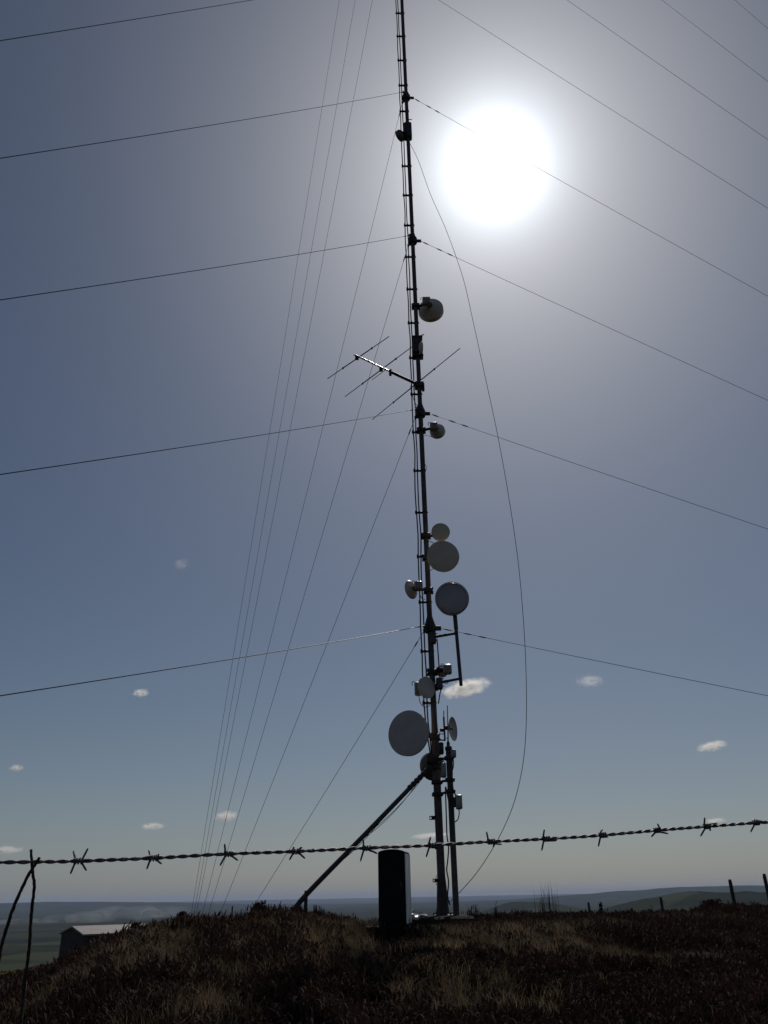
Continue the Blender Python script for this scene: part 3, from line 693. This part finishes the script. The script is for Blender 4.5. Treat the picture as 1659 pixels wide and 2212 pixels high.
for (cr, (bx, by), prongs) in BARBS:
    X_, Y_ = cr[1] + bx / cr[0], cr[2] + by / cr[0]
    s0 = near_s(PZ(X_, Y_, wz(X_))); ctr, tdir = along(s0)
    px, py = proj(ctr); dz = zc(ctr); k = dz / FD
    a = tdir.cross(Vector((0, 0, 1))).normalized(); b = a.cross(tdir); mb = MB()
    half = 0.0062; pts = []
    for i in range(64):
        u = i / 63; ph = u * 2 * math.pi * 3.6
        pts.append(ctr + tdir * (half * (2 * u - 1)) + (a * math.cos(ph) + b * math.sin(ph)) * 0.0034)
    mb.tube(pts, 0.00105, 6)
    for (qx, qy) in prongs:
        ox, oy = (qx - bx) / cr[0], (qy - by) / cr[0]
        side = -1 if ox < 0 else 1
        st = ctr + tdir * half * side * 0.75 + Vector((0, 0, 0.003 if oy < 0 else -0.003))
        tipp = PZ(px + ox, py + oy, dz + random.uniform(-0.008, 0.008))
        vv = (tipp - st); wv = st - vv.normalized() * 0.004
        mb.tube([wv, st, lerp(st, tipp, 0.55), lerp(st, tipp, 0.86), tipp], [0.0012, 0.00135, 0.00135, 0.0012, 0.0003], 7)
    mesh_obj('barb', mb, 'wire', bw)

def stick(label, pix, r0, zs):
    pts = [PZ(x, y, zs) for x, y in pix]; e = pts[-1].copy(); dvec = (pts[-1] - pts[-2]); 
    g1_ = Vector((e.x + dvec.x * 2, e.y + 0.06, (e.z + tz(e.x, e.y)) / 2)); g2_ = Vector((e.x + dvec.x * 3 + 0.04, e.y + 0.1, tz(e.x, e.y) - 0.03))
    pts = smooth_path(pts + [g1_, g2_], 7)
    pts = [p + Vector((random.uniform(-1, 1), random.uniform(-1, 1), 0)) * 0.0003 for p in pts]
    rs = [r0 * (0.85 + 0.3 * i / len(pts)) * random.uniform(0.9, 1.12) for i in range(len(pts))]
    o = mesh_obj('dry_stick', MB().tube(pts, rs, 8), 'stick', loc=pts[-1]); tag(o, label, 'stick', 'sticks caught in the wire')
stick('straighter thin dead stick standing upright behind the barbed wire at the left edge', [(67, 1835), (68.5, 1862), (70.5, 1884), (74, 1912), (69.5, 1958), (66, 2000), (64.5, 2032), (60, 2075), (54.7, 2114), (50, 2150), (44, 2215)], 0.0022, 1.05)
stick('bowed thin dead stick leaning out of the left edge across the barbed wire', [(85, 1852.5), (75, 1869), (59, 1895), (40, 1935), (23, 1977), (10, 2020), (2, 2050), (-6, 2100), (-10, 2160), (-12, 2220)], 0.0023, 1.0)

# ------------------------------------------------------------------ far fence posts
def post(label, x0, y0, x1, y1, pw, Yd):
    a_, b_ = P(x0, y0, Yd), P(x1, y1, Yd); r = pw * 0.5 * zc(b_) / FD
    g_ = tz(b_.x, b_.y); base = Vector((b_.x, b_.y, min(g_, b_.z) - 0.3))
    v = (a_ - b_); mb = MB()
    ring = []
    for f_ in (0, 0.3, 0.6, 0.93, 1.0):
        c = lerp(base, a_, f_) + Vector((random.uniform(-.15, .15) * r if 0 < f_ < 1 else 0, 0, 0)); ring.append((c, r * (1.06 - 0.1 * f_) * (0.8 if f_ == 1 else 1)))
    mb.tube([c for c, _ in ring], [q for _, q in ring], 7)
    o = mesh_obj('fence_post', mb, 'wood', loc=base); tag(o, label, 'fence post', 'fence posts on the right skyline'); return o
post('small far fence post, leftmost of those on the right skyline', 1271, 1949, 1274.5, 1973, 5.5, 44)
post('far fence post in front of the dark hill, second from left on the right skyline', 1426.5, 1937.4, 1430.5, 1962, 6.5, 38)
post('thick leaning fence post standing tall on the right skyline', 1576.2, 1899.7, 1589.8, 1960, 8, 25)
post('fence post cut by the right edge of the picture', 1650.5, 1887.5, 1663, 1950, 8, 23)
o = post('tiny post stub poking out of the heather on the left skyline', 502.3, 1957, 501.5, 1978, 3.4, 15.5)
o['group'] = 'posts on the left skyline'

# ------------------------------------------------------------------ hut on the slope at left
def hut():
    Yh = 58.0
    a = P(145, 2012.5, Yh); 
    corner = P(182, 2021.3, Yh)                 # near eave corner
    ridge0 = P(163, 2004.7, Yh + 2.2)
    ex = Vector((1, 0.10, 0)).normalized(); ey = Vector((-ex.y, ex.x, 0))
    # width along ey from the picture: the far eave corner shows at x = 145
    lo, hi = 0.2, 30
    gabw = 4.6
    z_e = corner.z; zr = z_e + 0.42
    ln_ = 5.4
    ey = Vector((-0.616, 0.787, 0)).normalized(); ex = Vector((0.787, 0.616, 0)).normalized()
    base_z = z_e - 2.9
    h_ = thing('stone_hut', 'low dark hut with a pale shallow-pitched roof down the slope at left', 'hut', Vector((corner.x, corner.y, base_z)))
    def q(u, v, z): return Vector((corner.x, corner.y, 0)) + ex * u + ey * v + Vector((0, 0, z))
    mb = MB(); bz = base_z - 1.5
    wv = [q(0, 0, bz), q(ln_, 0, bz), q(ln_, gabw, bz), q(0, gabw, bz), q(0, 0, z_e), q(ln_, 0, z_e), q(ln_, gabw, z_e), q(0, gabw, z_e), q(0, gabw / 2, zr), q(ln_, gabw / 2, zr)]
    mb.add(wv, [(0, 1, 5, 4), (1, 2, 6, 9, 5), (2, 3, 7, 6), (3, 0, 4, 8, 7)])
    mesh_obj('wall', mb, 'stone', h_)
    rf = MB(); o_ = 0.12; tk = 0.09; sl_ = (zr - z_e) / (gabw / 2)
    for s in (0, 1):
        v0 = -o_ if s == 0 else gabw + o_; e0 = z_e - sl_ * o_
        lo4 = [q(-o_, v0, e0 + 0.02), q(ln_ + o_, v0, e0 + 0.02), q(ln_ + o_, gabw / 2, zr + 0.02), q(-o_, gabw / 2, zr + 0.02)]
        hi4 = [p + Vector((0, 0, tk)) for p in lo4]
        rf.add(lo4 + hi4, [(4, 5, 6, 7), (3, 2, 1, 0), (0, 1, 5, 4), (1, 2, 6, 5), (3, 0, 4, 7)])
    mesh_obj('roof', rf, 'roofing', h_)
    mb = MB(); c = q(2.2, -0.01, base_z + 1.0); mb.box(c, ex * 0.42, ey * 0.03, (0, 0, 0.95), 0.01); mesh_obj('door', mb, 'wood', h_)
hut()

# ------------------------------------------------------------------ heather, dry grass, rushes
def scatter(n, rmin, rmax, a0, a1, power=0.5):
    th = rng.uniform(R_(a0), R_(a1), n); r = rmin + (rmax - rmin) * rng.random(n) ** power
    return r * np.sin(th), r * np.cos(th), r, th
def blades(bx, by, bz, h, wdt, lean, curve=0.4, lean_dir=None):
    """two-segment tapering blades: base points, heights, widths and leans; returns verts and tri faces"""
    n = len(bx); la = rng.uniform(0, 2 * np.pi, n) if lean_dir is None else lean_dir; fa = rng.uniform(0, 2 * np.pi, n)
    dx, dy = np.cos(la) * lean * h, np.sin(la) * lean * h; wx, wy = np.cos(fa) * wdt / 2, np.sin(fa) * wdt / 2
    m = 0.5; mx, my, mz = bx + dx * m * (1 - curve), by + dy * m * (1 - curve), bz + h * 0.58
    tx, ty, tz_ = bx + dx, by + dy, bz + h * np.sqrt(np.maximum(1 - lean * lean * 0.5, 0.2))
    V = np.empty((n, 5, 3))
    V[:, 0] = np.stack([bx - wx, by - wy, bz], -1); V[:, 1] = np.stack([bx + wx, by + wy, bz], -1)
    V[:, 2] = np.stack([mx + wx * 0.8, my + wy * 0.8, mz], -1); V[:, 3] = np.stack([mx - wx * 0.8, my - wy * 0.8, mz], -1)
    V[:, 4] = np.stack([tx, ty, tz_], -1)
    i0 = (np.arange(n) * 5)[:, None]
    Fc = np.concatenate([i0 + np.array([0, 1, 2]), i0 + np.array([0, 2, 3]), i0 + np.array([3, 2, 4])], 0)
    return V.reshape(-1, 3), Fc
def ground_hit(px_, py_):
    dd = ray(px_, py_)
    for kk in np.arange(2.5, 40, 0.05):
        p = EYE + dd * kk
        if p.z < tz(p.x, p.y): return p.x, p.y
    return EYE.x + dd.x * 30, EYE.y + dd.y * 30
STRAW = [(*ground_hit(px_, py_), rad) for px_, py_, rad in ((1000, 2150, 0.75), (1180, 2085, 0.8), (1120, 2190, 0.5), (930, 2200, 0.45), (420, 2065, 1.2), (520, 2020, 1.3), (320, 2130, 0.8), (1200, 2015, 1.4),
         (760, 2010, 0.9), (1480, 2090, 0.9), (1580, 2150, 0.6), (640, 2060, 1.0), (430, 2180, 0.5))]
def patch(x, y):
    v = fbm(x * 0.55 + 31, y * 0.55 + 7) - 0.03
    for sx_, sy_, rad in STRAW: v = v + 0.17 * np.exp(-((x - sx_) ** 2 + ((y - sy_) * 0.8) ** 2) / rad ** 2)
    return v     # where grass replaces heather
def clear(x, y):                                              # keep the pads free
    return (np.hypot(x - (CAB.x + 0.1), y - (CAB.y + 0.15)) > 0.62) & ((np.abs(x - A0.x + 0.1) > 0.62) | (np.abs(y - 14.6) > 0.98))
Vs, Fs, cnt = [], [], 0
def push(V, Fc):
    global cnt
    Vs.append(V); Fs.append(Fc + cnt); cnt += len(V)
for (n, r0, r1, k, hs_, ws) in ((6200, 3.2, 18, 52, 1.0, 1.0), (3600, 15, 34, 30, 1.1, 1.5), (900, 30, 62, 24, 1.3, 2.2)):
    x, y, r, th = scatter(n, r0, r1, -38, 38, 0.62)
    pv = patch(x, y); keep = ((pv < 0.53) | (rng.random(n) < 0.25)) & clear(x, y); x, y, pv = x[keep], y[keep], pv[keep]
    size = (0.55 + 0.9 * rng.random(len(x))) * (0.75 + 1.1 * np.clip(fbm(x * 0.8 + 3, y * 0.8) - 0.3, 0, 0.5))
    front = (np.abs(x - CAB.x) < 0.9) & (y > 8) & (y < 16); size = np.where(front, size * 0.55, size)
    cxr = np.repeat(x, k); cyr = np.repeat(y, k); sr = np.repeat(size, k)
    rad = 0.17 * sr * np.sqrt(rng.random(len(cxr))) * hs_; aa = rng.uniform(0, 2 * np.pi, len(cxr))
    ox, oy = rad * np.cos(aa), rad * np.sin(aa)
    bz = terrain(cxr + ox * 0.4, cyr + oy * 0.4)
    h = (0.09 + 0.085 * rng.random(len(cxr))) * sr * (1.1 - 0.5 * rad / (0.17 * sr * hs_ + 1e-6)) * hs_
    push(*blades(cxr + ox * 0.7, cyr + oy * 0.7, bz - 0.02, h, (0.006 + 0.010 * rng.random(len(cxr))) * ws, 0.25 + 0.75 * rad / (0.17 * sr + 1e-6) * 0.8, 0.2, aa))
    # leafy tips: short sprigs high in each clump
    for lv in (0.35, 0.55, 0.72):
        q = rng.random(len(cxr)) < 0.6; nq = q.sum()
        push(*blades((cxr + ox * (0.8 + 0.4 * lv))[q] + rng.normal(0, 0.012, nq), (cyr + oy * (0.8 + 0.4 * lv))[q] + rng.normal(0, 0.012, nq), (bz + h * lv)[q], 0.025 + h[q] * 0.22, (0.010 + 0.012 * rng.random(nq)) * ws, rng.uniform(0.2, 1.2, nq), 0.2))
hm = mat('heather', (0.046, 0.027, 0.018), (0.017, 0.013, 0.008), 0.85, 0, 0.9, 0, 30, spec=0.15, c3=(0.034, 0.017, 0.014), lo=0.3, hi=0.7, trans=0.2)
h_o = np_mesh('heather', np.concatenate(Vs), np.concatenate(Fs), hm); tag(h_o, 'dark heather covering the hillside', 'heather', kind='stuff')
# dry grass
Vs, Fs, cnt = [], [], 0
for (n, r0, r1, k, ws) in ((6500, 3.2, 18, 28, 1.0), (1500, 16, 34, 20, 1.6)):
    x, y, r, th = scatter(n, r0, r1, -38, 38, 0.62)
    pv = patch(x, y); keep = ((pv > 0.52) | (rng.random(n) < 0.08)) & clear(x, y); x, y = x[keep], y[keep]
    cxr = np.repeat(x, k) + rng.normal(0, 0.07, len(x) * k); cyr = np.repeat(y, k) + rng.normal(0, 0.07, len(x) * k)
    bz = terrain(cxr, cyr); h = rng.uniform(0.07, 0.2, len(cxr))
    push(*blades(cxr, cyr, bz - 0.01, h, (0.003 + 0.003 * rng.random(len(cxr))) * ws, rng.uniform(0.3, 1.1, len(cxr)), 0.5))
gmat = mat('dry_grass', (0.29, 0.215, 0.13), (0.07, 0.053, 0.03), 0.7, 0, 1.6, 0, 30, spec=0.3, c3=(0.13, 0.094, 0.055), lo=0.3, hi=0.7, trans=0.35)
g_o = np_mesh('dry_grass', np.concatenate(Vs), np.concatenate(Fs), gmat); tag(g_o, 'tufts of pale dry moor grass among the heather', 'grass', kind='stuff')
# tufts standing up on the skyline
def tuft(name, label, x, y, wpx, hpx, Yd, n, cat, wd=0.006, group=None, bushy=False, m=None):
    c = P(x, y, Yd); k = zc(c) / FD; c.z = tz(c.x, c.y)
    W, H = wpx * k, (P(x, y - hpx, Yd).z - c.z)
    bx = c.x + rng.normal(0, W * 0.4, n) * (0.5 if not bushy else 0.6); by = c.y + rng.normal(0, W * 0.3, n)
    bz = terrain(bx, by)
    h = H * rng.uniform(0.55, 1.0, n)
    V, Fc = blades(bx, by, bz - 0.03, h, np.full(n, wd), rng.uniform(0.0, 0.28 if not bushy else 0.7, n), 0.3)
    if bushy:
        for s in (0.45, 0.65, 0.85):
            kk = rng.integers(0, n, n * 3); a = rng.uniform(0, 6.28, n * 3)
            V2, F2 = blades(bx[kk] + np.cos(a) * W * 0.1, by[kk] + np.sin(a) * W * 0.1, bz[kk] + h[kk] * (s - 0.1), h[kk] * 0.22, np.full(n * 3, wd * 2.0), rng.uniform(0.2, 0.9, n * 3), 0.2)
            Fc = np.concatenate([Fc, F2 + len(V)]); V = np.concatenate([V, V2])
    o = np_mesh(name, V - np.array(c), Fc, m or hm); o.location = c; tag(o, label, cat, group)
tuft('rush_tuft', 'tall thin rush stalks standing against the sky right of the mast', 1185, 1975, 72, 84, 17.5, 54, 'rushes', 0.007)
GT = 'heather sprigs on the skyline'
tuft('heather_bush', 'heather bush on the left skyline just left of the slanting pipe foot', 558, 1965, 30, 22, 14.6, 60, 'bush', 0.012, GT, True)
tuft('heather_bush', 'heather bush around the foot of the slanting pipe', 640, 1972, 26, 22, 14.2, 60, 'bush', 0.012, GT, True)
tuft('heather_bush', 'heather sprig between the slanting pipe prop and the cabinet', 685, 1974, 16, 24, 14.6, 25, 'bush', 0.005, GT, True)
tuft('heather_bush', 'heather sprig just right of the second pole', 1020, 1978, 34, 30, 15.6, 22, 'bush', 0.005, GT, True)
tuft('heather_bush', 'lone upright heather stalk between the second pole and the rushes', 1072, 1980, 5, 42, 15.6, 5, 'bush', 0.005, GT, True)
tuft('heather_bush', 'heather bush in front of the hut roof corner', 290, 2020, 22, 30, 12.6, 60, 'bush', 0.012, GT, True)
tuft('heather_bush', 'rounded heather bush right of the hut on the left skyline', 391, 1985, 22, 20, 13.6, 60, 'bush', 0.012, GT, True)
tuft('heather_bush', 'thin stalk cluster on the skyline beside the leftmost right-hand post', 1300, 1975, 10, 30, 20, 10, 'bush', 0.010, GT, True)
tuft('heather_bush', 'rounded heather bush before the thick leaning post', 1540, 1960, 36, 22, 22, 70, 'bush', 0.016, GT, True)

# ------------------------------------------------------------------ clouds
def ico(c, r, sub=2):
    t = (1 + 5 ** 0.5) / 2
    vs = [Vector(v).normalized() for v in ((-1, t, 0), (1, t, 0), (-1, -t, 0), (1, -t, 0), (0, -1, t), (0, 1, t), (0, -1, -t), (0, 1, -t), (t, 0, -1), (t, 0, 1), (-t, 0, -1), (-t, 0, 1))]
    fs = [(0, 11, 5), (0, 5, 1), (0, 1, 7), (0, 7, 10), (0, 10, 11), (1, 5, 9), (5, 11, 4), (11, 10, 2), (10, 7, 6), (7, 1, 8), (3, 9, 4), (3, 4, 2), (3, 2, 6), (3, 6, 8), (3, 8, 9), (4, 9, 5), (2, 4, 11), (6, 2, 10), (8, 6, 7), (9, 8, 1)]
    for _ in range(sub):
        cache = {}; nf = []
        def md(a, b):
            kx = (min(a, b), max(a, b))
            if kx not in cache: vs.append(((vs[a] + vs[b]) / 2).normalized()); cache[kx] = len(vs) - 1
            return cache[kx]
        for a, b, c_ in fs:
            x, y, z = md(a, b), md(b, c_), md(c_, a); nf += [(a, x, z), (b, y, x), (c_, z, y), (x, y, z)]
        fs = nf
    return vs, fs
IV, IF = ico(None, 1, 2)
from mathutils import noise as mnoise
def vapour(name, color, dens, aniso, aspect, seed, cut, amp, nscale):
    # density fades from the middle of the unit ball outwards and is broken up by noise
    m = bpy.data.materials.new(name); m.use_nodes = True; t = m.node_tree; t.nodes.clear()
    o = N(t, 'ShaderNodeOutputMaterial'); v = N(t, 'ShaderNodeVolumePrincipled')
    v.inputs['Color'].default_value = (*color, 1); v.inputs['Anisotropy'].default_value = aniso
    tx = N(t, 'ShaderNodeTexCoord'); ln_ = N(t, 'ShaderNodeVectorMath', operation='LENGTH'); t.links.new(tx.outputs['Object'], ln_.inputs[0])
    sq = N(t, 'ShaderNodeMath', operation='MULTIPLY'); t.links.new(ln_.outputs['Value'], sq.inputs[0]); t.links.new(ln_.outputs['Value'], sq.inputs[1])
    mp = N(t, 'ShaderNodeMapping'); mp.inputs['Scale'].default_value = (aspect, aspect, 1.0); mp.inputs['Location'].default_value = (seed, seed * 0.37, seed * 0.71)
    t.links.new(tx.outputs['Object'], mp.inputs['Vector'])
    nz = N(t, 'ShaderNodeTexNoise'); nz.inputs['Scale'].default_value = nscale; nz.inputs['Detail'].default_value = 5; nz.inputs['Roughness'].default_value = 0.55
    t.links.new(mp.outputs[0], nz.inputs['Vector'])
    a = N(t, 'ShaderNodeMath', operation='MULTIPLY_ADD'); t.links.new(nz.outputs['Fac'], a.inputs[0]); a.inputs[1].default_value = amp; a.inputs[2].default_value = 1.0 - amp * 0.5 - cut
    sb_ = N(t, 'ShaderNodeMath', operation='SUBTRACT'); t.links.new(a.outputs[0], sb_.inputs[0]); t.links.new(sq.outputs[0], sb_.inputs[1])
    mx = N(t, 'ShaderNodeMath', operation='MAXIMUM'); t.links.new(sb_.outputs[0], mx.inputs[0]); mx.inputs[1].default_value = 0.0
    edge = N(t, 'ShaderNodeMath', operation='SUBTRACT'); edge.inputs[0].default_value = 1.0; t.links.new(sq.outputs[0], edge.inputs[1]); edge.use_clamp = True
    k1 = N(t, 'ShaderNodeMath', operation='MULTIPLY'); t.links.new(mx.outputs[0], k1.inputs[0]); t.links.new(edge.outputs[0], k1.inputs[1])
    k2 = N(t, 'ShaderNodeMath', operation='MULTIPLY'); t.links.new(k1.outputs[0], k2.inputs[0]); k2.inputs[1].default_value = dens
    t.links.new(k2.outputs[0], v.inputs['Density']); t.links.new(v.outputs[0], o.inputs['Volume']); return m
def ball(name, x, y, w_, h_, Yd, slope, m):
    me = bpy.data.meshes.new(name); me.from_pydata([tuple(v) for v in IV], [], IF); me.update(); me.materials.append(m)
    o = bpy.data.objects.new(name, me); C.objects.link(o); c = P(x, y, Yd); k = zc(c) / FD
    o.location = c; o.scale = (w_ * 0.5 * k, w_ * 0.5 * k, h_ * 0.5 * k); o.rotation_euler = (0, -slope * 0.55, 0); return o
CLG = 'small clouds in the sky'
def cloud(label, x, y, w_, h_, Yd, dens, n=5, slope=0.0):
    w_, h_ = w_ * 1.25, h_ * 1.35
    sz_ = h_ * 0.5 * zc(P(x, y, Yd)) / FD
    m = vapour('cloud_vapour', (1.0, 0.985, 0.96), 0.42 * dens / sz_, 0.5, min(2.2, w_ / h_), random.uniform(0, 60), 0.35, 5.0, 1.7)
    return tag(ball('cloud', x, y, w_, h_, Yd, slope, m), label, 'cloud', CLG)
cloud('brightest small cloud, just right of the pipe stand foot', 1006, 1487, 102, 28, 4600, 6, 12, 0.32)
cloud('faint wisp of cloud right of the mast, level with the brightest cloud', 1274, 1471, 60, 22, 4800, 0.9, 7, -0.1)
cloud('small white cloud far out near the right edge', 1538, 1612, 60, 18, 6800, 4, 5, 0.25)
cloud('tiny cloud at left, level with the lowest guy collars\' wire', 304, 1497, 36, 14, 4900, 3, 4, 0.2)
cloud('tiny faint cloud near the left edge above the barbed wire', 35, 1659, 30, 12, 7600, 3, 4, 0.2)
cloud('bright little cloud crossed by the guy wires at left', 489, 1763, 48, 20, 11000, 4, 5, 0.1)
cloud('low pale cloud left of the one crossed by guy wires', 330, 1785, 50, 13, 12000, 3, 5, 0.1)
cloud('long low cloud at the left edge just above the barbed wire', 15, 1836, 70, 14, 18000, 2.5, 5, 0)
cloud('faint wisp of cloud high at left centre of the sky', 392, 1218, 34, 20, 3800, 0.5, 7, 0.4)
cloud('faint low streak of cloud behind the foot of the mast', 930, 1805, 90, 10, 16000, 1.6, 6, 0.1)
cloud('faint low cloud behind the barbed wire at right', 1545, 1773, 44, 10, 12000, 2.0, 4, 0.1)

# ------------------------------------------------------------------ valley smoke and the air
# valley smoke: one mesh of several drifting plumes, thinned by noise
mb = MB(); c0 = P(140, 1990, 5600)
for (x, y, rx, ry, tilt) in ((15, 1996, 60, 5, 0.05), (80, 1992, 45, 8, 0.2), (130, 1986, 40, 11, 0.35), (185, 1985, 45, 15, 0.5), (240, 1976, 50, 17, 0.5), (300, 1974, 55, 15, 0.4), (360, 1970, 60, 12, 0.2), (60, 1990, 70, 6, 0.1)):
    c = P(x, y, 5600 * random.uniform(0.97, 1.03)); k = zc(c) / FD
    sd = Vector((random.uniform(0, 50), 0, 0))
    mb.add([c + Vector((v.x * rx + v.z * ry * tilt, v.y * rx, v.z * ry)) * k * (1 + 0.25 * mnoise.noise(v * 1.3 + sd)) for v in IV], IF)
sm = bpy.data.materials.new('smoke_haze'); sm.use_nodes = True; t = sm.node_tree; t.nodes.clear()
o_ = N(t, 'ShaderNodeOutputMaterial'); v_ = N(t, 'ShaderNodeVolumePrincipled'); v_.inputs['Color'].default_value = (0.93, 0.96, 0.98, 1); v_.inputs['Anisotropy'].default_value = 0.4
tx = N(t, 'ShaderNodeTexCoord'); nz = N(t, 'ShaderNodeTexNoise'); nz.inputs['Scale'].default_value = 0.006; nz.inputs['Detail'].default_value = 5; t.links.new(tx.outputs['Object'], nz.inputs['Vector'])
mr = N(t, 'ShaderNodeMapRange'); mr.inputs['From Min'].default_value = 0.42; mr.inputs['From Max'].default_value = 0.72; mr.inputs['To Max'].default_value = 0.0015; t.links.new(nz.outputs['Fac'], mr.inputs['Value'])
t.links.new(mr.outputs[0], v_.inputs['Density']); t.links.new(v_.outputs[0], o_.inputs['Volume'])
tag(mesh_obj('smoke', mb, sm, loc=c0), 'pale smoke drifting over the valley at left', 'smoke', kind='stuff')
HB = 40000.0; zb, zt = float(Z.min()) - 1.0, 150.0
hz = MB().box((0, 0, (zb + zt) / 2), (HB, 0, 0), (0, HB, 0), (0, 0, (zt - zb) / 2))
tag(mesh_obj('haze', hz, volmat('haze_air', (0.55, 0.68, 0.97), 3.3e-5, 0.0), loc=(0, 0, 0), smooth=False), 'thin blue haze over the valley and far hills', 'haze', kind='stuff')
